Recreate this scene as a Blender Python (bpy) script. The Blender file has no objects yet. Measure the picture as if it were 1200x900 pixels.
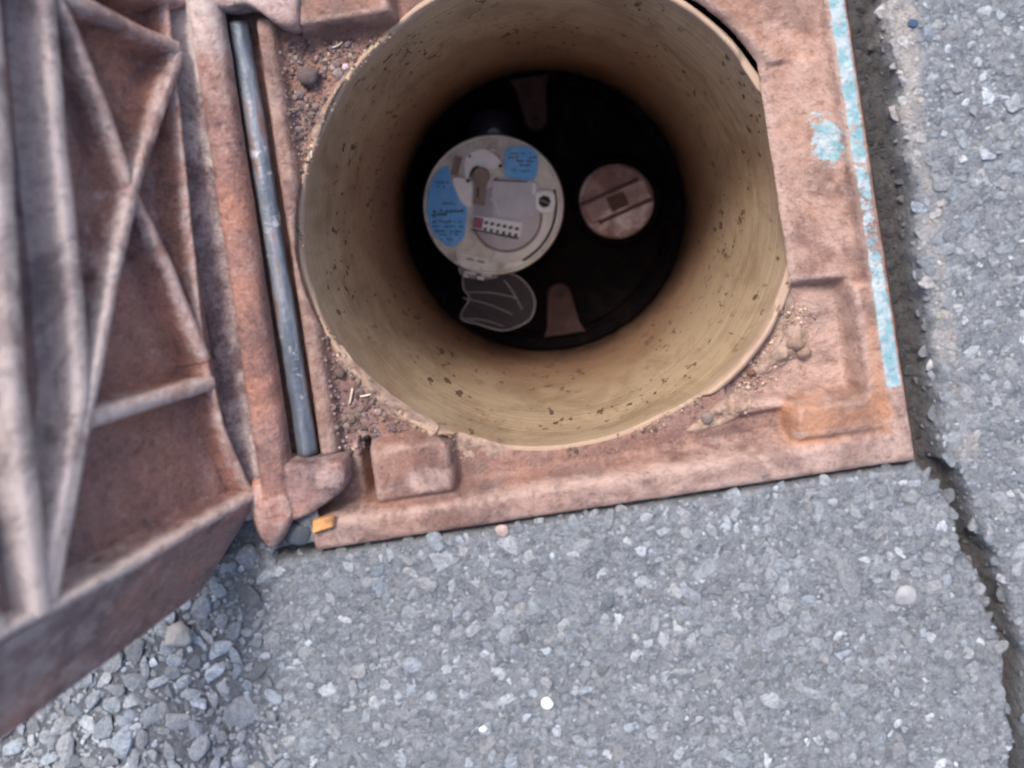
import bpy, math, random
import numpy as np
from mathutils import Vector

SC = bpy.context.scene
COL = SC.collection
rng = np.random.default_rng(7)
random.seed(7)
R = math.radians
MM = 0.001                      # everything below is written in millimetres, z = 0 is the top of the iron frame

# ------------------------------------------------------------------ camera
cd = bpy.data.cameras.new('camera')
cam = bpy.data.objects.new('camera', cd); COL.objects.link(cam)
cam.location = (0, 0, 0.315); cam.rotation_euler = (0, 0, R(-8.6))
cd.sensor_width = 36; cd.lens = 30.0
cd.shift_x = -34/1200; cd.shift_y = -210/1200
cd.clip_start = 0.01; cd.clip_end = 100
cd.dof.use_dof = True; cd.dof.focus_distance = 0.385; cd.dof.aperture_fstop = 6.0
SC.camera = cam

# ------------------------------------------------------------------ light
SUN_EL, SUN_AZ = 54, 108          # azimuth: direction the light comes FROM, degrees counter-clockwise from +X
w = bpy.data.worlds.new('World'); SC.world = w; w.use_nodes = True
nt = w.node_tree; bg = nt.nodes['Background']
sky = nt.nodes.new('ShaderNodeTexSky'); sky.sky_type = 'NISHITA'; sky.sun_disc = False
sky.sun_elevation = R(SUN_EL); sky.sun_rotation = R(90 - SUN_AZ); sky.air_density = 1.0; sky.dust_density = 4.0; sky.ozone_density = 1.0
nt.links.new(sky.outputs[0], bg.inputs[0]); bg.inputs[1].default_value = 0.15
sl = bpy.data.lights.new('sun', 'SUN'); sun = bpy.data.objects.new('sun', sl); COL.objects.link(sun)
sl.energy = 2.0; sl.angle = R(12); sl.color = (1, .96, .91)
dv = Vector((math.cos(R(SUN_EL))*math.cos(R(SUN_AZ)), math.cos(R(SUN_EL))*math.sin(R(SUN_AZ)), math.sin(R(SUN_EL))))
sun.rotation_euler = dv.to_track_quat('Z', 'Y').to_euler(); sun.location = (-1, 0, 1)
SC.view_settings.view_transform = 'Standard'; SC.view_settings.look = 'None'
SC.view_settings.exposure = 0.68; SC.view_settings.gamma = 1
SC.cycles.max_bounces = 8; SC.cycles.diffuse_bounces = 6

# ------------------------------------------------------------------ numeric helpers
def sstep(a, b, x):
    t = np.clip((np.asarray(x, float)-a)/(b-a), 0, 1); return t*t*(3-2*t)
_lat = rng.random((256, 256))
def vnoise(x, y, s, seed=0):
    x = np.asarray(x, float)/s + 37.3*seed + 500; y = np.asarray(y, float)/s + 91.7*seed + 500
    xi = np.floor(x).astype(int); yi = np.floor(y).astype(int); fx = x-xi; fy = y-yi
    fx = fx*fx*(3-2*fx); fy = fy*fy*(3-2*fy)
    g = lambda i, j: _lat[i % 256, j % 256]
    return (g(xi, yi)*(1-fx)+g(xi+1, yi)*fx)*(1-fy)+(g(xi, yi+1)*(1-fx)+g(xi+1, yi+1)*fx)*fy - .5
def fbm(x, y, s, o=4, seed=0):
    r = 0; a = 1
    for k in range(o): r = r + a*vnoise(x, y, s/2**k, seed+k*3); a *= .5
    return r
def box(x, y, x0, x1, y0, y1, e=1.5):          # soft 0..1 mask of a rectangle
    return sstep(x0-e/2, x0+e/2, x)*(1-sstep(x1-e/2, x1+e/2, x))*sstep(y0-e/2, y0+e/2, y)*(1-sstep(y1-e/2, y1+e/2, y))

# ------------------------------------------------------------------ object helpers
def np_mesh(name, V, faces, smooth=True, attrs=None):
    V = np.asarray(V, float)*MM
    if isinstance(faces, np.ndarray): faces = [faces]
    faces = [np.asarray(f, np.int32) for f in faces if len(f)]
    me = bpy.data.meshes.new(name)
    me.vertices.add(len(V)); me.vertices.foreach_set('co', V.ravel())
    nl = sum(f.size for f in faces); nf = sum(len(f) for f in faces)
    me.loops.add(nl); me.loops.foreach_set('vertex_index', np.concatenate([f.ravel() for f in faces]))
    me.polygons.add(nf)
    tot = np.concatenate([np.full(len(f), f.shape[1]) for f in faces]); st = np.r_[0, np.cumsum(tot)[:-1]]
    me.polygons.foreach_set('loop_start', st.astype(np.int32))
    me.polygons.foreach_set('use_smooth', np.full(nf, smooth))
    me.update(calc_edges=True); me.validate()
    for k, v in (attrs or {}).items():
        v = np.asarray(v, float)
        if v.ndim == 1:
            a = me.attributes.new(k, 'FLOAT', 'POINT'); a.data.foreach_set('value', v)
        else:
            a = me.attributes.new(k, 'FLOAT_COLOR', 'POINT'); a.data.foreach_set('color', np.c_[v, np.ones(len(v))].ravel())
    return me
def obj(name, me, mat=None, parent=None, loc=None):
    o = bpy.data.objects.new(name, me); COL.objects.link(o)
    if mat is not None and me is not None and not me.materials: me.materials.append(mat)
    if parent is not None: o.parent = parent
    if loc is not None: o.location = [c*MM for c in loc]
    return o
def tag(o, label=None, cat=None, group=None, kind=None):
    for k, v in (('label', label), ('category', cat), ('group', group), ('kind', kind)):
        if v: o[k] = v
    return o
def thing(name, label, cat, loc=(0, 0, 0), rz=0, group=None):
    o = bpy.data.objects.new(name, None); COL.objects.link(o); o.location = [c*MM for c in loc]; o.rotation_euler = (0, 0, R(rz))
    o.empty_display_size = .01
    return tag(o, label, cat, group)
def grid_faces(nu, nv, closed=False):
    i = np.arange(nu-1 if not closed else nu)[:, None]; j = np.arange(nv-1)[None, :]
    i2 = (i+1) % nu
    return np.stack([i*nv+j, i2*nv+j, i2*nv+j+1, i*nv+j+1], -1).reshape(-1, 4)
def lathe(pts, n=96, wob=0, cx=0, cy=0, cap=True):    # pts: (r, z) rows
    pts = np.asarray(pts, float); a = np.linspace(0, 2*np.pi, n, endpoint=False)
    r = pts[:, 0][None]*(1+wob*np.sin(3*a+1)[:, None]); V = np.stack([cx+r*np.cos(a)[:, None], cy+r*np.sin(a)[:, None], np.broadcast_to(pts[:, 1], r.shape)], -1).reshape(-1, 3)
    return V, grid_faces(n, len(pts), True)
def prism(poly, z0, z1, bev=.4):                       # bevelled plate from an outline (counter-clockwise)
    p = np.asarray(poly, float); c = p.mean(0); n = len(p)
    d = p-c; L = np.hypot(*d.T)[:, None]; q = p-d/L*bev
    V = np.r_[np.c_[p, np.full(n, z0)], np.c_[p, np.full(n, z1-bev)], np.c_[q, np.full(n, z1)], [[c[0], c[1], z1]]]
    i = np.arange(n); j = (i+1) % n
    F4 = np.r_[np.c_[i, j, n+j, n+i], np.c_[n+i, n+j, 2*n+j, 2*n+i]]
    return V, [F4, np.c_[2*n+i, 2*n+j, np.full(n, 3*n)]]
def smooth_loop(pts, n=60):                            # closed Catmull-Rom through points
    p = np.asarray(pts, float); m = len(p); t = np.linspace(0, m, n, endpoint=False); i = t.astype(int); f = (t-i)[:, None]
    a, b, c, d = p[(i-1) % m], p[i % m], p[(i+1) % m], p[(i+2) % m]
    return .5*((2*b)+(-a+c)*f+(2*a-5*b+4*c-d)*f*f+(-a+3*b-3*c+d)*f**3)
def resample(pts, step):
    p = np.asarray(pts, float); d = np.r_[0, np.cumsum(np.hypot(*np.diff(p[:, :2], axis=0).T) if p.shape[1] == 2 else np.linalg.norm(np.diff(p, axis=0), axis=1))]
    n = max(2, int(d[-1]/step)); t = np.linspace(0, d[-1], n); q = np.stack([np.interp(t, d, p[:, k]) for k in range(p.shape[1])], 1)
    for _ in range(3): q[1:-1] = (q[:-2]+2*q[1:-1]+q[2:])/4
    return q
def tube(path, rad, n=8, closed=False):
    p = np.asarray(path, float); m = len(p); rad = np.broadcast_to(rad, (m,))
    tn = np.roll(p, -1, 0)-np.roll(p, 1, 0) if closed else np.gradient(p, axis=0)
    tn /= np.linalg.norm(tn, axis=1)[:, None]+1e-9
    up = np.array([0, 0, 1.]); up = np.where(np.abs(tn[:, 2:3]) > .9, [[1., 0, 0]], [[0, 0, 1.]])
    s = np.cross(tn, up); s /= np.linalg.norm(s, axis=1)[:, None]; u = np.cross(s, tn)
    a = np.linspace(0, 2*np.pi, n, endpoint=False)
    V = p[:, None]+rad[:, None, None]*(np.cos(a)[None, :, None]*s[:, None]+np.sin(a)[None, :, None]*u[:, None])
    i = np.arange(m if closed else m-1)[:, None]; j = np.arange(n)[None]; i2 = (i+1) % m; j2 = (j+1) % n
    F = np.stack([i*n+j, i*n+j2, i2*n+j2, i2*n+j], -1).reshape(-1, 4); V = V.reshape(-1, 3); out = [F]
    if not closed:
        V = np.r_[V, p[:1], p[-1:]]; k = np.arange(n); k2 = (k+1) % n
        out.append(np.r_[np.c_[k2, k, np.full(n, m*n)], np.c_[(m-1)*n+k, (m-1)*n+k2, np.full(n, m*n+1)]])
    return V, out
def icos(sub):
    import bmesh
    b = bmesh.new(); bmesh.ops.create_icosphere(b, subdivisions=sub, radius=1)
    V = np.array([v.co[:] for v in b.verts]); F = np.array([[v.index for v in f.verts] for f in b.faces]); b.free(); return V, F
ICO = {k: icos(k) for k in (1, 2, 3)}

# ------------------------------------------------------------------ material helpers
class NT:
    def __init__(s, name):
        s.m = bpy.data.materials.new(name); s.m.use_nodes = True; s.t = s.m.node_tree
        s.b = s.t.nodes['Principled BSDF']; s.b.inputs['Roughness'].default_value = .8
        s.o = s.n('ShaderNodeTexCoord').outputs['Object']
    def n(s, typ, **k):
        x = s.t.nodes.new(typ)
        for a, v in k.items(): setattr(x, a, v)
        return x
    def put(s, sock, v):
        if isinstance(v, bpy.types.NodeSocket): s.t.links.new(v, sock)
        else: sock.default_value = (*v, 1) if isinstance(v, tuple) and len(v) == 3 and sock.type == 'RGBA' else v
    def math(s, op, a, b=0., clamp=False):
        x = s.n('ShaderNodeMath', operation=op, use_clamp=clamp); s.put(x.inputs[0], a); s.put(x.inputs[1], b); return x.outputs[0]
    def noise(s, scale, detail=4., rough=.6, vec=None, dist=0.):      # scale in features per metre
        x = s.n('ShaderNodeTexNoise'); s.put(x.inputs['Vector'], vec or s.o); x.inputs['Scale'].default_value = scale
        x.inputs['Detail'].default_value = detail; x.inputs['Roughness'].default_value = rough; x.inputs['Distortion'].default_value = dist
        return x.outputs['Fac']
    def ramp(s, f, *st):
        x = s.n('ShaderNodeValToRGB'); s.put(x.inputs[0], f); e = x.color_ramp.elements
        while len(e) < len(st): e.new(.5)
        for q, (p, c) in zip(e, st): q.position = p; q.color = (*c, 1) if isinstance(c, tuple) else (c, c, c, 1)
        return x.outputs[0]
    def mix(s, f, a, b, mode='MIX'):
        x = s.n('ShaderNodeMix', data_type='RGBA', blend_type=mode); s.put(x.inputs[0], f); s.put(x.inputs[6], a); s.put(x.inputs[7], b); return x.outputs[2]
    def attr(s, name, out='Fac'):
        return s.n('ShaderNodeAttribute', attribute_name=name).outputs[out]
    def mapr(s, f, a, b, c=0., d=1.):
        x = s.n('ShaderNodeMapRange'); s.put(x.inputs[0], f)
        for i, v in enumerate((a, b, c, d)): x.inputs[i+1].default_value = v
        return x.outputs[0]
    def stretch(s, sx, sy, sz):
        x = s.n('ShaderNodeMapping'); s.put(x.inputs[0], s.o); x.inputs['Scale'].default_value = (sx, sy, sz); return x.outputs[0]
    def fin(s, col, rough=None, bump=None, dist=.0005, st=1., spec=None):
        s.put(s.b.inputs['Base Color'], col)
        if rough is not None: s.put(s.b.inputs['Roughness'], rough)
        if spec is not None: s.b.inputs['Specular IOR Level'].default_value = spec
        if bump is not None:
            x = s.n('ShaderNodeBump'); x.inputs['Distance'].default_value = dist; x.inputs['Strength'].default_value = st
            s.put(x.inputs['Height'], bump); s.t.links.new(x.outputs[0], s.b.inputs['Normal'])
        return s.m

def iron(name, base, dark, orange, light, o_amt=.5, l_amt=.3, use_attr=False):
    """rusty cast iron: four rust tones broken up by noise; 'rust', 'dust' and 'paint' attributes steer where each sits"""
    s = NT(name)
    n1 = s.noise(38, 6, .62); n2 = s.noise(150, 5, .7); n3 = s.noise(900, 3, .6); n4 = s.noise(60, 5, .6, s.stretch(1, .35, 1))
    c = s.mix(s.mapr(n1, .35, .65), dark, base)
    c = s.mix(s.mapr(s.math('ADD', s.math('MULTIPLY', n2, .6), s.math('MULTIPLY', n4, .4)), .47, .54, 0, .7), c, base)
    c = s.mix(s.mapr(s.noise(30, 7, .72, dist=.8), .48, .60, 0, .6 if not use_attr or base[0] < .25 else .38), c, (.215, .165, .168))
    if use_attr:
        ru = s.math('ADD', s.attr('rust'), s.mapr(n1, .3, .7, -.25, .25))
        c = s.mix(s.math('MULTIPLY', s.mapr(ru, .2, .9), o_amt, True), c, orange)
        du = s.math('ADD', s.attr('dust'), s.mapr(n2, .3, .7, -.3, .3))
        c = s.mix(s.math('MULTIPLY', s.mapr(du, .25, .85), l_amt, True), c, light)
    else:
        c = s.mix(s.math('MULTIPLY', s.mapr(s.noise(55, 5, .65, dist=.4), .48, .66), o_amt), c, orange)
        c = s.mix(s.math('MULTIPLY', s.mapr(s.noise(75, 6, .7), .5, .7), l_amt), c, light)
    c = s.mix(s.mapr(n3, .35, .75, 0, .25), c, light)
    c = s.mix(s.mapr(s.noise(190, 7, .8, dist=.3), .56, .64, 0, .3), c, light)
    c = s.mix(s.mapr(s.noise(24, 7, .75, dist=.6), .5, .6, 0, .55), c, dark)
    c = s.mix(s.mapr(s.noise(650, 2, .5), .62, .70, 0, .3), c, dark)
    c = s.mix(s.mapr(s.noise(330, 6, .75), .56, .68, 0, .3), c, dark)
    if use_attr:
        pa = s.math('ADD', s.attr('paint'), s.mapr(s.noise(230, 8, .8), .32, .68, -.6, .6))
        pm = s.math('MULTIPLY', s.mapr(pa, .5, .6), s.mapr(s.noise(500, 5, .7), .3, .6, .6, .95))
        pc = s.mix(s.mapr(s.noise(180, 4, .6), .4, .6), (.17, .38, .44), (.45, .54, .58))
        c = s.mix(pm, c, pc)
    h = s.math('ADD', s.math('ADD', s.math('MULTIPLY', n2, .9), s.mapr(s.noise(330, 6, .75), .56, .66, 0, -.12)), s.math('ADD', s.math('MULTIPLY', n3, .35), s.math('MULTIPLY', s.noise(2500, 2), .15)))
    return s.fin(c, s.mapr(n2, .3, .7, .55, .85), h, .0014, 1., .35)

M = {}
M['frame'] = iron('rusty frame iron', (.265, .135, .10), (.115, .062, .055), (.43, .205, .11), (.47, .335, .29), .8, .8, True)
M['lid'] = iron('rusty lid iron', (.24, .138, .134), (.092, .056, .062), (.43, .17, .10), (.60, .51, .49), .8, .85, True)

s = NT('worn steel'); n = s.noise(60, 5, .6, s.stretch(3, .5, 3)); c = s.ramp(n, (.3, (.07, .08, .10)), (.48, (.14, .16, .195)), (.58, (.24, .255, .29)), (.68, (.24, .15, .125)))
c = s.mix(s.mapr(s.noise(90, 4, .7), .62, .68, 0, .85), c, (.55, .55, .58))
M['steel'] = s.fin(c, .5, s.noise(500, 4), .0006, .6); s.b.inputs['Metallic'].default_value = .35

s = NT('cream tube plastic')
z = s.n('ShaderNodeSeparateXYZ'); s.t.links.new(s.o, z.inputs[0]); zz = z.outputs[2]
n1 = s.noise(14, 5, .6); ringn = s.noise(60, 3, .5, s.stretch(.12, .12, 12))
c = s.mix(s.mapr(n1, .35, .68), (.54, .40, .26), (.42, .32, .225))
c = s.mix(s.mapr(s.noise(9, 5, .65), .5, .66, 0, .55), c, (.27, .13, .065))
c = s.mix(s.mapr(s.noise(60, 2, .5, s.stretch(.08, .08, 22)), .45, .6, 0, .35), c, (.27, .19, .12))
c = s.mix(s.mapr(ringn, .4, .65, 0, .35), c, (.32, .225, .13))
c = s.mix(s.mapr(s.math('ADD', zz, s.mapr(n1, .2, .8, -.03, .03)), -.10, -.21, 0, .85), c, (.20, .095, .055))      # browner down the lower wall, near black at the foot
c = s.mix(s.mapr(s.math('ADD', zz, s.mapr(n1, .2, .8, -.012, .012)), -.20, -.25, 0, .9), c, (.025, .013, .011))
c = s.mix(s.mapr(s.noise(34, 6, .72, s.stretch(1, 1, .6), .5), .46, .66, 0, .6), c, (.21, .13, .075))
sp = s.math('MULTIPLY', s.mapr(s.noise(240, 3, .5, s.stretch(1, 1, .45)), .60, .645), s.mapr(s.noise(22, 2), .44, .56))
c = s.mix(s.math('MULTIPLY', sp, .85), c, (.09, .055, .04))
c = s.mix(s.mapr(s.math('ADD', zz, s.mapr(s.noise(120, 5, .7), .3, .7, -.006, .006)), -.024, -.014, 0, .75), c, (.40, .28, .215))
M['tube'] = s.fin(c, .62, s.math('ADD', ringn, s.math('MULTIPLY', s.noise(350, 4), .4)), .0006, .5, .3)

def simple(name, col, rough=.6, var=.25, sc=120, bump=.0003, metal=0, spec=.4, second=None, amt=.5):
    s = NT(name); n = s.noise(sc, 5, .65); dk = tuple(x*(1-var) for x in col); lt = tuple(min(1, x*(1+var)) for x in col)
    c = s.mix(s.mapr(n, .3, .7), dk, lt)
    if second: c = s.mix(s.mapr(s.noise(sc*.7, 6, .7), .5, .62, 0, amt), c, second)
    s.fin(c, rough, s.noise(sc*6, 4), bump, .6, spec); s.b.inputs['Metallic'].default_value = metal
    return s.m
M['black'] = simple('black plastic', (.0035, .0025, .003), .85, .3, second=(.012, .006, .006), amt=.6, spec=.05)
M['tongue'] = simple('brown dusty plastic', (.045, .022, .02), .9, .3, second=(.02, .01, .009), amt=.7)
M['meter_grey'] = simple('meter face grey', (.70, .67, .63), .3, .2, 70, .0001, second=(.36, .30, .27), amt=.8)
M['meter_white'] = simple('meter pale plastic', (.88, .86, .87), .25, .12, 90, .0001)
M['lilac'] = simple('register window grey', (.50, .48, .54), .15, .12, 90, .0001)
M['blue'] = simple('blue label', (.13, .44, .95), .45, .12, 160, .0001, second=(.30, .50, .80), amt=.6)
M['ink'] = simple('dark ink', (.03, .035, .06), .6)
M['red'] = simple('red counter', (.30, .10, .14), .5)
M['white'] = simple('white counter', (.78, .78, .8), .35, .08)
M['brown'] = simple('grimy brown plastic', (.27, .21, .19), .6, .2)
M['gap'] = simple('black gap', (.02, .018, .018), .7)
M['cock'] = simple('dusty pink plastic', (.33, .215, .20), .6, .45, 55, second=(.74, .62, .61), amt=.9)
M['cockred'] = simple('dirty red-brown plastic', (.20, .11, .10), .7, .4, 60, second=(.38, .27, .26), amt=.6)
M['cockdark'] = simple('dirt brown recess', (.10, .055, .048), .9, .3)
M['soil'] = simple('crumbled soil', (.30, .205, .165), .95, .35, 500, .0008)
s = NT('dry clay lumps'); c = s.mix(s.mapr(s.noise(300, 5, .7), .35, .65), (.24, .16, .125), (.44, .32, .26)); M['clay'] = s.fin(c, .95, s.noise(900, 5, .7), .0008, .9, .2)
s = NT('grains'); M['grain'] = s.fin(s.attr('col', 'Color'), .9, s.noise(2500, 3), .0003, .6, .25)
M['orange_chip'] = simple('orange chip', (.62, .30, .11), .75, .3, 150, second=(.26, .14, .09), amt=.9)
M['straw'] = simple('dry straw', (.62, .52, .42), .8, .15)
s = NT('clear plastic flap'); s.fin((.50, .45, .52), .08, s.noise(90, 4), .001, 1., .8); s.b.inputs['Alpha'].default_value = .1; M['clear'] = s.m
s = NT('clear plastic edge'); s.fin((.50, .45, .48), .25, None); s.b.inputs['Alpha'].default_value = .42; M['clear_edge'] = s.m

s = NT('asphalt binder')
n2 = s.noise(330, 6, .7); n3 = s.noise(1200, 4, .6)
c = s.mix(s.mapr(n2, .35, .65), (.10, .11, .125), (.25, .27, .30)); c = s.mix(s.mapr(n3, .5, .7, 0, .7), c, (.36, .37, .40))
c = s.mix(s.math('MULTIPLY', s.attr('dirt'), s.mapr(n2, .3, .6, .6, 1)), c, (.055, .045, .042))  # dark gap colour: dirt together with painted shade
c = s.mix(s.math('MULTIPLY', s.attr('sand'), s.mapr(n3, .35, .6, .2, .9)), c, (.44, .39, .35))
M['asphalt'] = s.fin(c, .9, s.math('ADD', s.math('MULTIPLY', n2, 1.), s.math('MULTIPLY', n3, .5)), .0014, 1., .3)
s = NT('road stone'); c = s.attr('col', 'Color'); n = s.noise(700, 5, .7)
c = s.mix(s.mapr(n, .3, .7, 0, 1), s.mix(1., c, (.78, .78, .8), 'MULTIPLY'), s.mix(1., c, (1.35, 1.34, 1.32), 'MULTIPLY'))
c = s.mix(s.mapr(s.math('ADD', s.math('MULTIPLY', s.noise(230, 6, .75), .6), s.math('MULTIPLY', s.noise(900, 4, .7), .4)), .48, .57, 0, .6), c, s.mix(s.attr('dirt_shade'), (.165, .18, .20), (.05, .045, .045)))
M['stone'] = s.fin(c, .85, s.math('ADD', s.noise(1500, 4, .7), s.math('MULTIPLY', s.noise(500, 4, .7), 1.5)), .0007, 1., .35)

# ------------------------------------------------------------------ road surface
FX0, FX1, FY0, FY1 = -112, 123, -114, 113           # outer edges of the iron frame
CR = np.array([(126, -112), (129, -117), (133.9, -121), (137.2, -130.4), (138.2, -145.2), (142.7, -155.2), (145, -167.7), (146.8, -181), (149.1, -193.5), (147.5, -208), (146, -222.5), (141.9, -251.6), (146, -300), (138, -420)])
def seg_dist(x, y, poly):
    d = np.full(np.shape(x), 1e9)
    for a, b in zip(poly[:-1], poly[1:]):
        ab = b-a; t = np.clip(((x-a[0])*ab[0]+(y-a[1])*ab[1])/(ab@ab), 0, 1)
        d = np.minimum(d, np.hypot(x-a[0]-t*ab[0], y-a[1]-t*ab[1]))
    return d
def crack_x(y): return np.interp(-np.asarray(y, float), -CR[:, 1], CR[:, 0])
def road(x, y):
    """height of the road, plus masks: dirt and painted shade in the gaps, sandy worn strip"""
    j = fbm(x, y, 9, 4, 2)
    z = -1.1 + 1.2*fbm(x, y, 60, 3, 5) + 1.7*fbm(x, y, 8, 4, 9)
    up = sstep(-119, -113, y)
    g = up*(1-sstep(133.5, 137.5, x+j*3.5-.02*(y+30)))*sstep(118, 123, x)                     # open joint beside the right edge of the frame
    z = z - g*(13+2*j)
    cw = 2.3+1.5*(vnoise(y, y*0, 14, 3)+.5)
    d = seg_dist(x, y, CR)+j*2.2
    k = (1-sstep(cw*.55, cw*1.5, d))*(1-up)
    z = z - 13*k
    e = (1-sstep(.8, 3.0, np.abs(y-(FY0-.6))+j))*box(x, y, FX0-6, FX1, -120, -108, 2)      # thin dark line along the lower edge of the frame
    z = z - 8*e
    lg = sstep(-105, -150, x)*(1-sstep(-125, -112, y+.6*(x+110)))                           # ravelled corner under the lid
    z = z - 2.5*lg
    ug = box(x, y, -175, -108, -112, 130, 8); z = z - 3*ug
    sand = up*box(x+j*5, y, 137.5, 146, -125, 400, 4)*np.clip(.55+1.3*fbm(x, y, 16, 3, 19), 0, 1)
    dirt = np.clip(g*1.0+k+e*.8+lg*.35+ug*.5, 0, 1)  # dirt in gaps and under the lid, with shade put into the colour
    return z, dirt, sand, lg
st = 1.25
gx = np.arange(-325, 325.1, st); gy = np.arange(-330, 230.1, st)
GX, GY = np.meshgrid(gx, gy, indexing='ij'); GZ, GD, GS, GL = road(GX, GY)
GZ = GZ + .35*rng.standard_normal(GZ.shape)*.6
Fq = grid_faces(len(gx), len(gy)); V = np.c_[GX.ravel(), GY.ravel(), GZ.ravel()]
fc = V[Fq].mean(1)
keep = ~((fc[:, 0] > FX0+3) & (fc[:, 0] < FX1-3) & (fc[:, 1] > FY0+3) & (fc[:, 1] < FY1-3)) | ((fc[:, 0] < -99) & (fc[:, 1] < -95))
side = np.where(fc[:, 1] > -113, fc[:, 0] > 60, fc[:, 0] > crack_x(fc[:, 1]))
def submesh(name, V, F, attrs, smooth=True):
    u, inv = np.unique(F, return_inverse=True)
    return np_mesh(name, V[u], inv.reshape(F.shape), smooth, {k: v[u] for k, v in attrs.items()})
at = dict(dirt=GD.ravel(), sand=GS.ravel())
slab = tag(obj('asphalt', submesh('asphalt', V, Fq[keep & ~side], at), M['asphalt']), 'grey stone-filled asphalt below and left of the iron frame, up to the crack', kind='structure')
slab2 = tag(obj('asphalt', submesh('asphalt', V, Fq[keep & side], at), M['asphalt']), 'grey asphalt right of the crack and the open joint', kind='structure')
# the road goes on around the modelled patch
B = 3000.; a0, a1, b0, b1 = gx[0]+1, gx[-1]-1, gy[0]+1, gy[-1]-1
V2 = np.array([(-B, -B), (B, -B), (B, B), (-B, B), (a0, b0), (a1, b0), (a1, b1), (a0, b1)]); V2 = np.c_[V2, np.full(8, -2.4)]
tag(obj('road', np_mesh('road', V2, np.array([(0, 1, 5, 4), (1, 2, 6, 5), (2, 3, 7, 6), (3, 0, 4, 7)]), False, dict(dirt=np.zeros(8), sand=np.zeros(8))), M['asphalt']), 'grey asphalt road all around', kind='structure')

# aggregate: stones of every size set in the binder
cand = []
cell = {}
def fits(x, y, r, f):
    ci, cj = int(x//12), int(y//12)
    for i in (ci-1, ci, ci+1):
        for j in (cj-1, cj, cj+1):
            for (a, b, c) in cell.get((i, j), ()):
                if (a-x)**2+(b-y)**2 < (f*(r+c))**2: return False
    cell.setdefault((ci, cj), []).append((x, y, r)); return True
def inner(x, y, m=0): return FX0-m < x < FX1+m and FY0-m < y < FY1+m
cls = [(4.4, 70), (3.5, 420), (2.8, 1700), (2.1, 5200), (1.5, 11000), (1.1, 24000), (.8, 34000)]
S = []
for r0, tries in cls:
    X = rng.uniform(-258, 222, tries); Y = rng.uniform(-262, 110, tries); RR = r0*rng.uniform(.85, 1.18, tries)
    lgs = road(X, Y)
    for x, y, r, g, dt in zip(X, Y, RR, lgs[3], lgs[1]):
        if r0 > 3 and g < .3 and random.random() < .45: continue
        if g > .3 and r0 > 1.8: r *= 1.12
        if inner(x, y, -.2*r): continue
        if inner(x, y, r*.75) and not (random.random() < .25 and r < 2 and y < FY0): continue
        if g < .3 and r0 > 1.5 and dt > .45 and random.random() < .6: continue
        if fits(x, y, r, .80 if r0 < 2.5 else .86): S.append((x, y, r))
S = np.array(S)
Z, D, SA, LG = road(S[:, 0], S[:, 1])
n = len(S)
tone = np.clip(rng.normal(.285, .055, n)+.05*fbm(S[:, 0], S[:, 1], 45, 3, 7), .13, .46)
br = rng.random(n) < .07; tone[br] = rng.uniform(.40, .58, br.sum())
warm = rng.normal(0, .025, n)
colr = np.stack([tone*(.92+warm), tone*.98, tone*(1.06-warm)], 1)
colr = colr*(1+.25*LG[:, None])
colr = colr*(1-.8*np.clip(D-.35*LG, 0, 1))[:, None]*np.array([1, 1, 1])  # stones in the gaps darkened for both dirt and shadow
colr = np.where(SA[:, None] > .35, colr*.6+np.array([.30, .27, .245])*rng.uniform(.4, .95, (n, 1)), colr)
dshade = np.clip(D-.35*LG, 0, 1)
def stones(idx, sub, attrname=True, local=False):
    bv, bf = ICO[sub]; m = len(idx); nv = len(bv)
    P = np.repeat(bv[None], m, 0)*np.ones((m, 1, 1))
    for k in range(10):                                   # chip flat faces off each stone
        nn = rng.standard_normal((m, 3)); nn /= np.linalg.norm(nn, axis=1)[:, None]
        d = (P*nn[:, None]).sum(-1); lim = rng.uniform(.42, .82, (m, 1)); ex = np.maximum(d-lim, 0)
        P = P-ex[..., None]*nn[:, None]
    r = S[idx, 2]; asp = rng.uniform(.66, 1.3, m); th = rng.uniform(0, 6.28, m)
    P[..., 0] *= (r*asp)[:, None]*1.3; P[..., 1] *= (r/asp)[:, None]*1.3; P[..., 2] *= (r*rng.uniform(.5, .8, m))[:, None]
    tx, ty = rng.normal(0, .09, m), rng.normal(0, .09, m)
    x, y = P[..., 0]*np.cos(th)[:, None]-P[..., 1]*np.sin(th)[:, None], P[..., 0]*np.sin(th)[:, None]+P[..., 1]*np.cos(th)[:, None]
    lift = np.where(LG[idx] > .4, .15*r, -.12*r-.1)
    zc = P[..., 2]+tx[:, None]*x+ty[:, None]*y
    top = (.15+.13*r*rng.uniform(.1, 1, m)+np.where(LG[idx] > .4, .4*r, 0))[:, None]+tx[:, None]*x+ty[:, None]*y
    zc = np.minimum(zc+lift[:, None], top)               # traffic-worn tops
    P = np.stack([x, y, zc], -1)
    base = np.c_[S[idx, 0], S[idx, 1], Z[idx]]
    return P, base, bf, nv
vis = (S[:, 0] > -230) & (S[:, 0] < 190) & (S[:, 1] > -235) & (S[:, 1] < 60) & ~((S[:, 0] < -118) & (S[:, 1] > -100-.5*(-118-S[:, 0])*-1))
order = np.argsort(-S[:, 2]*vis); big = order[:300]; rest = order[300:]
P, base, bf, nv = stones(big, 2)
P = P+base[:, None]*[1, 1, 0]; base[:, :2] = 0
for i, q in enumerate(big):
    par = slab2 if (S[q, 0] > (60 if S[q, 1] > -113 else crack_x(S[q, 1]))) else slab
    me = np_mesh('stone', P[i], bf, False, dict(col=np.repeat(colr[q:q+1], nv, 0), dirt_shade=np.full(nv, dshade[q])))
    obj('stone', me, M['stone'], par, base[i])
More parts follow.
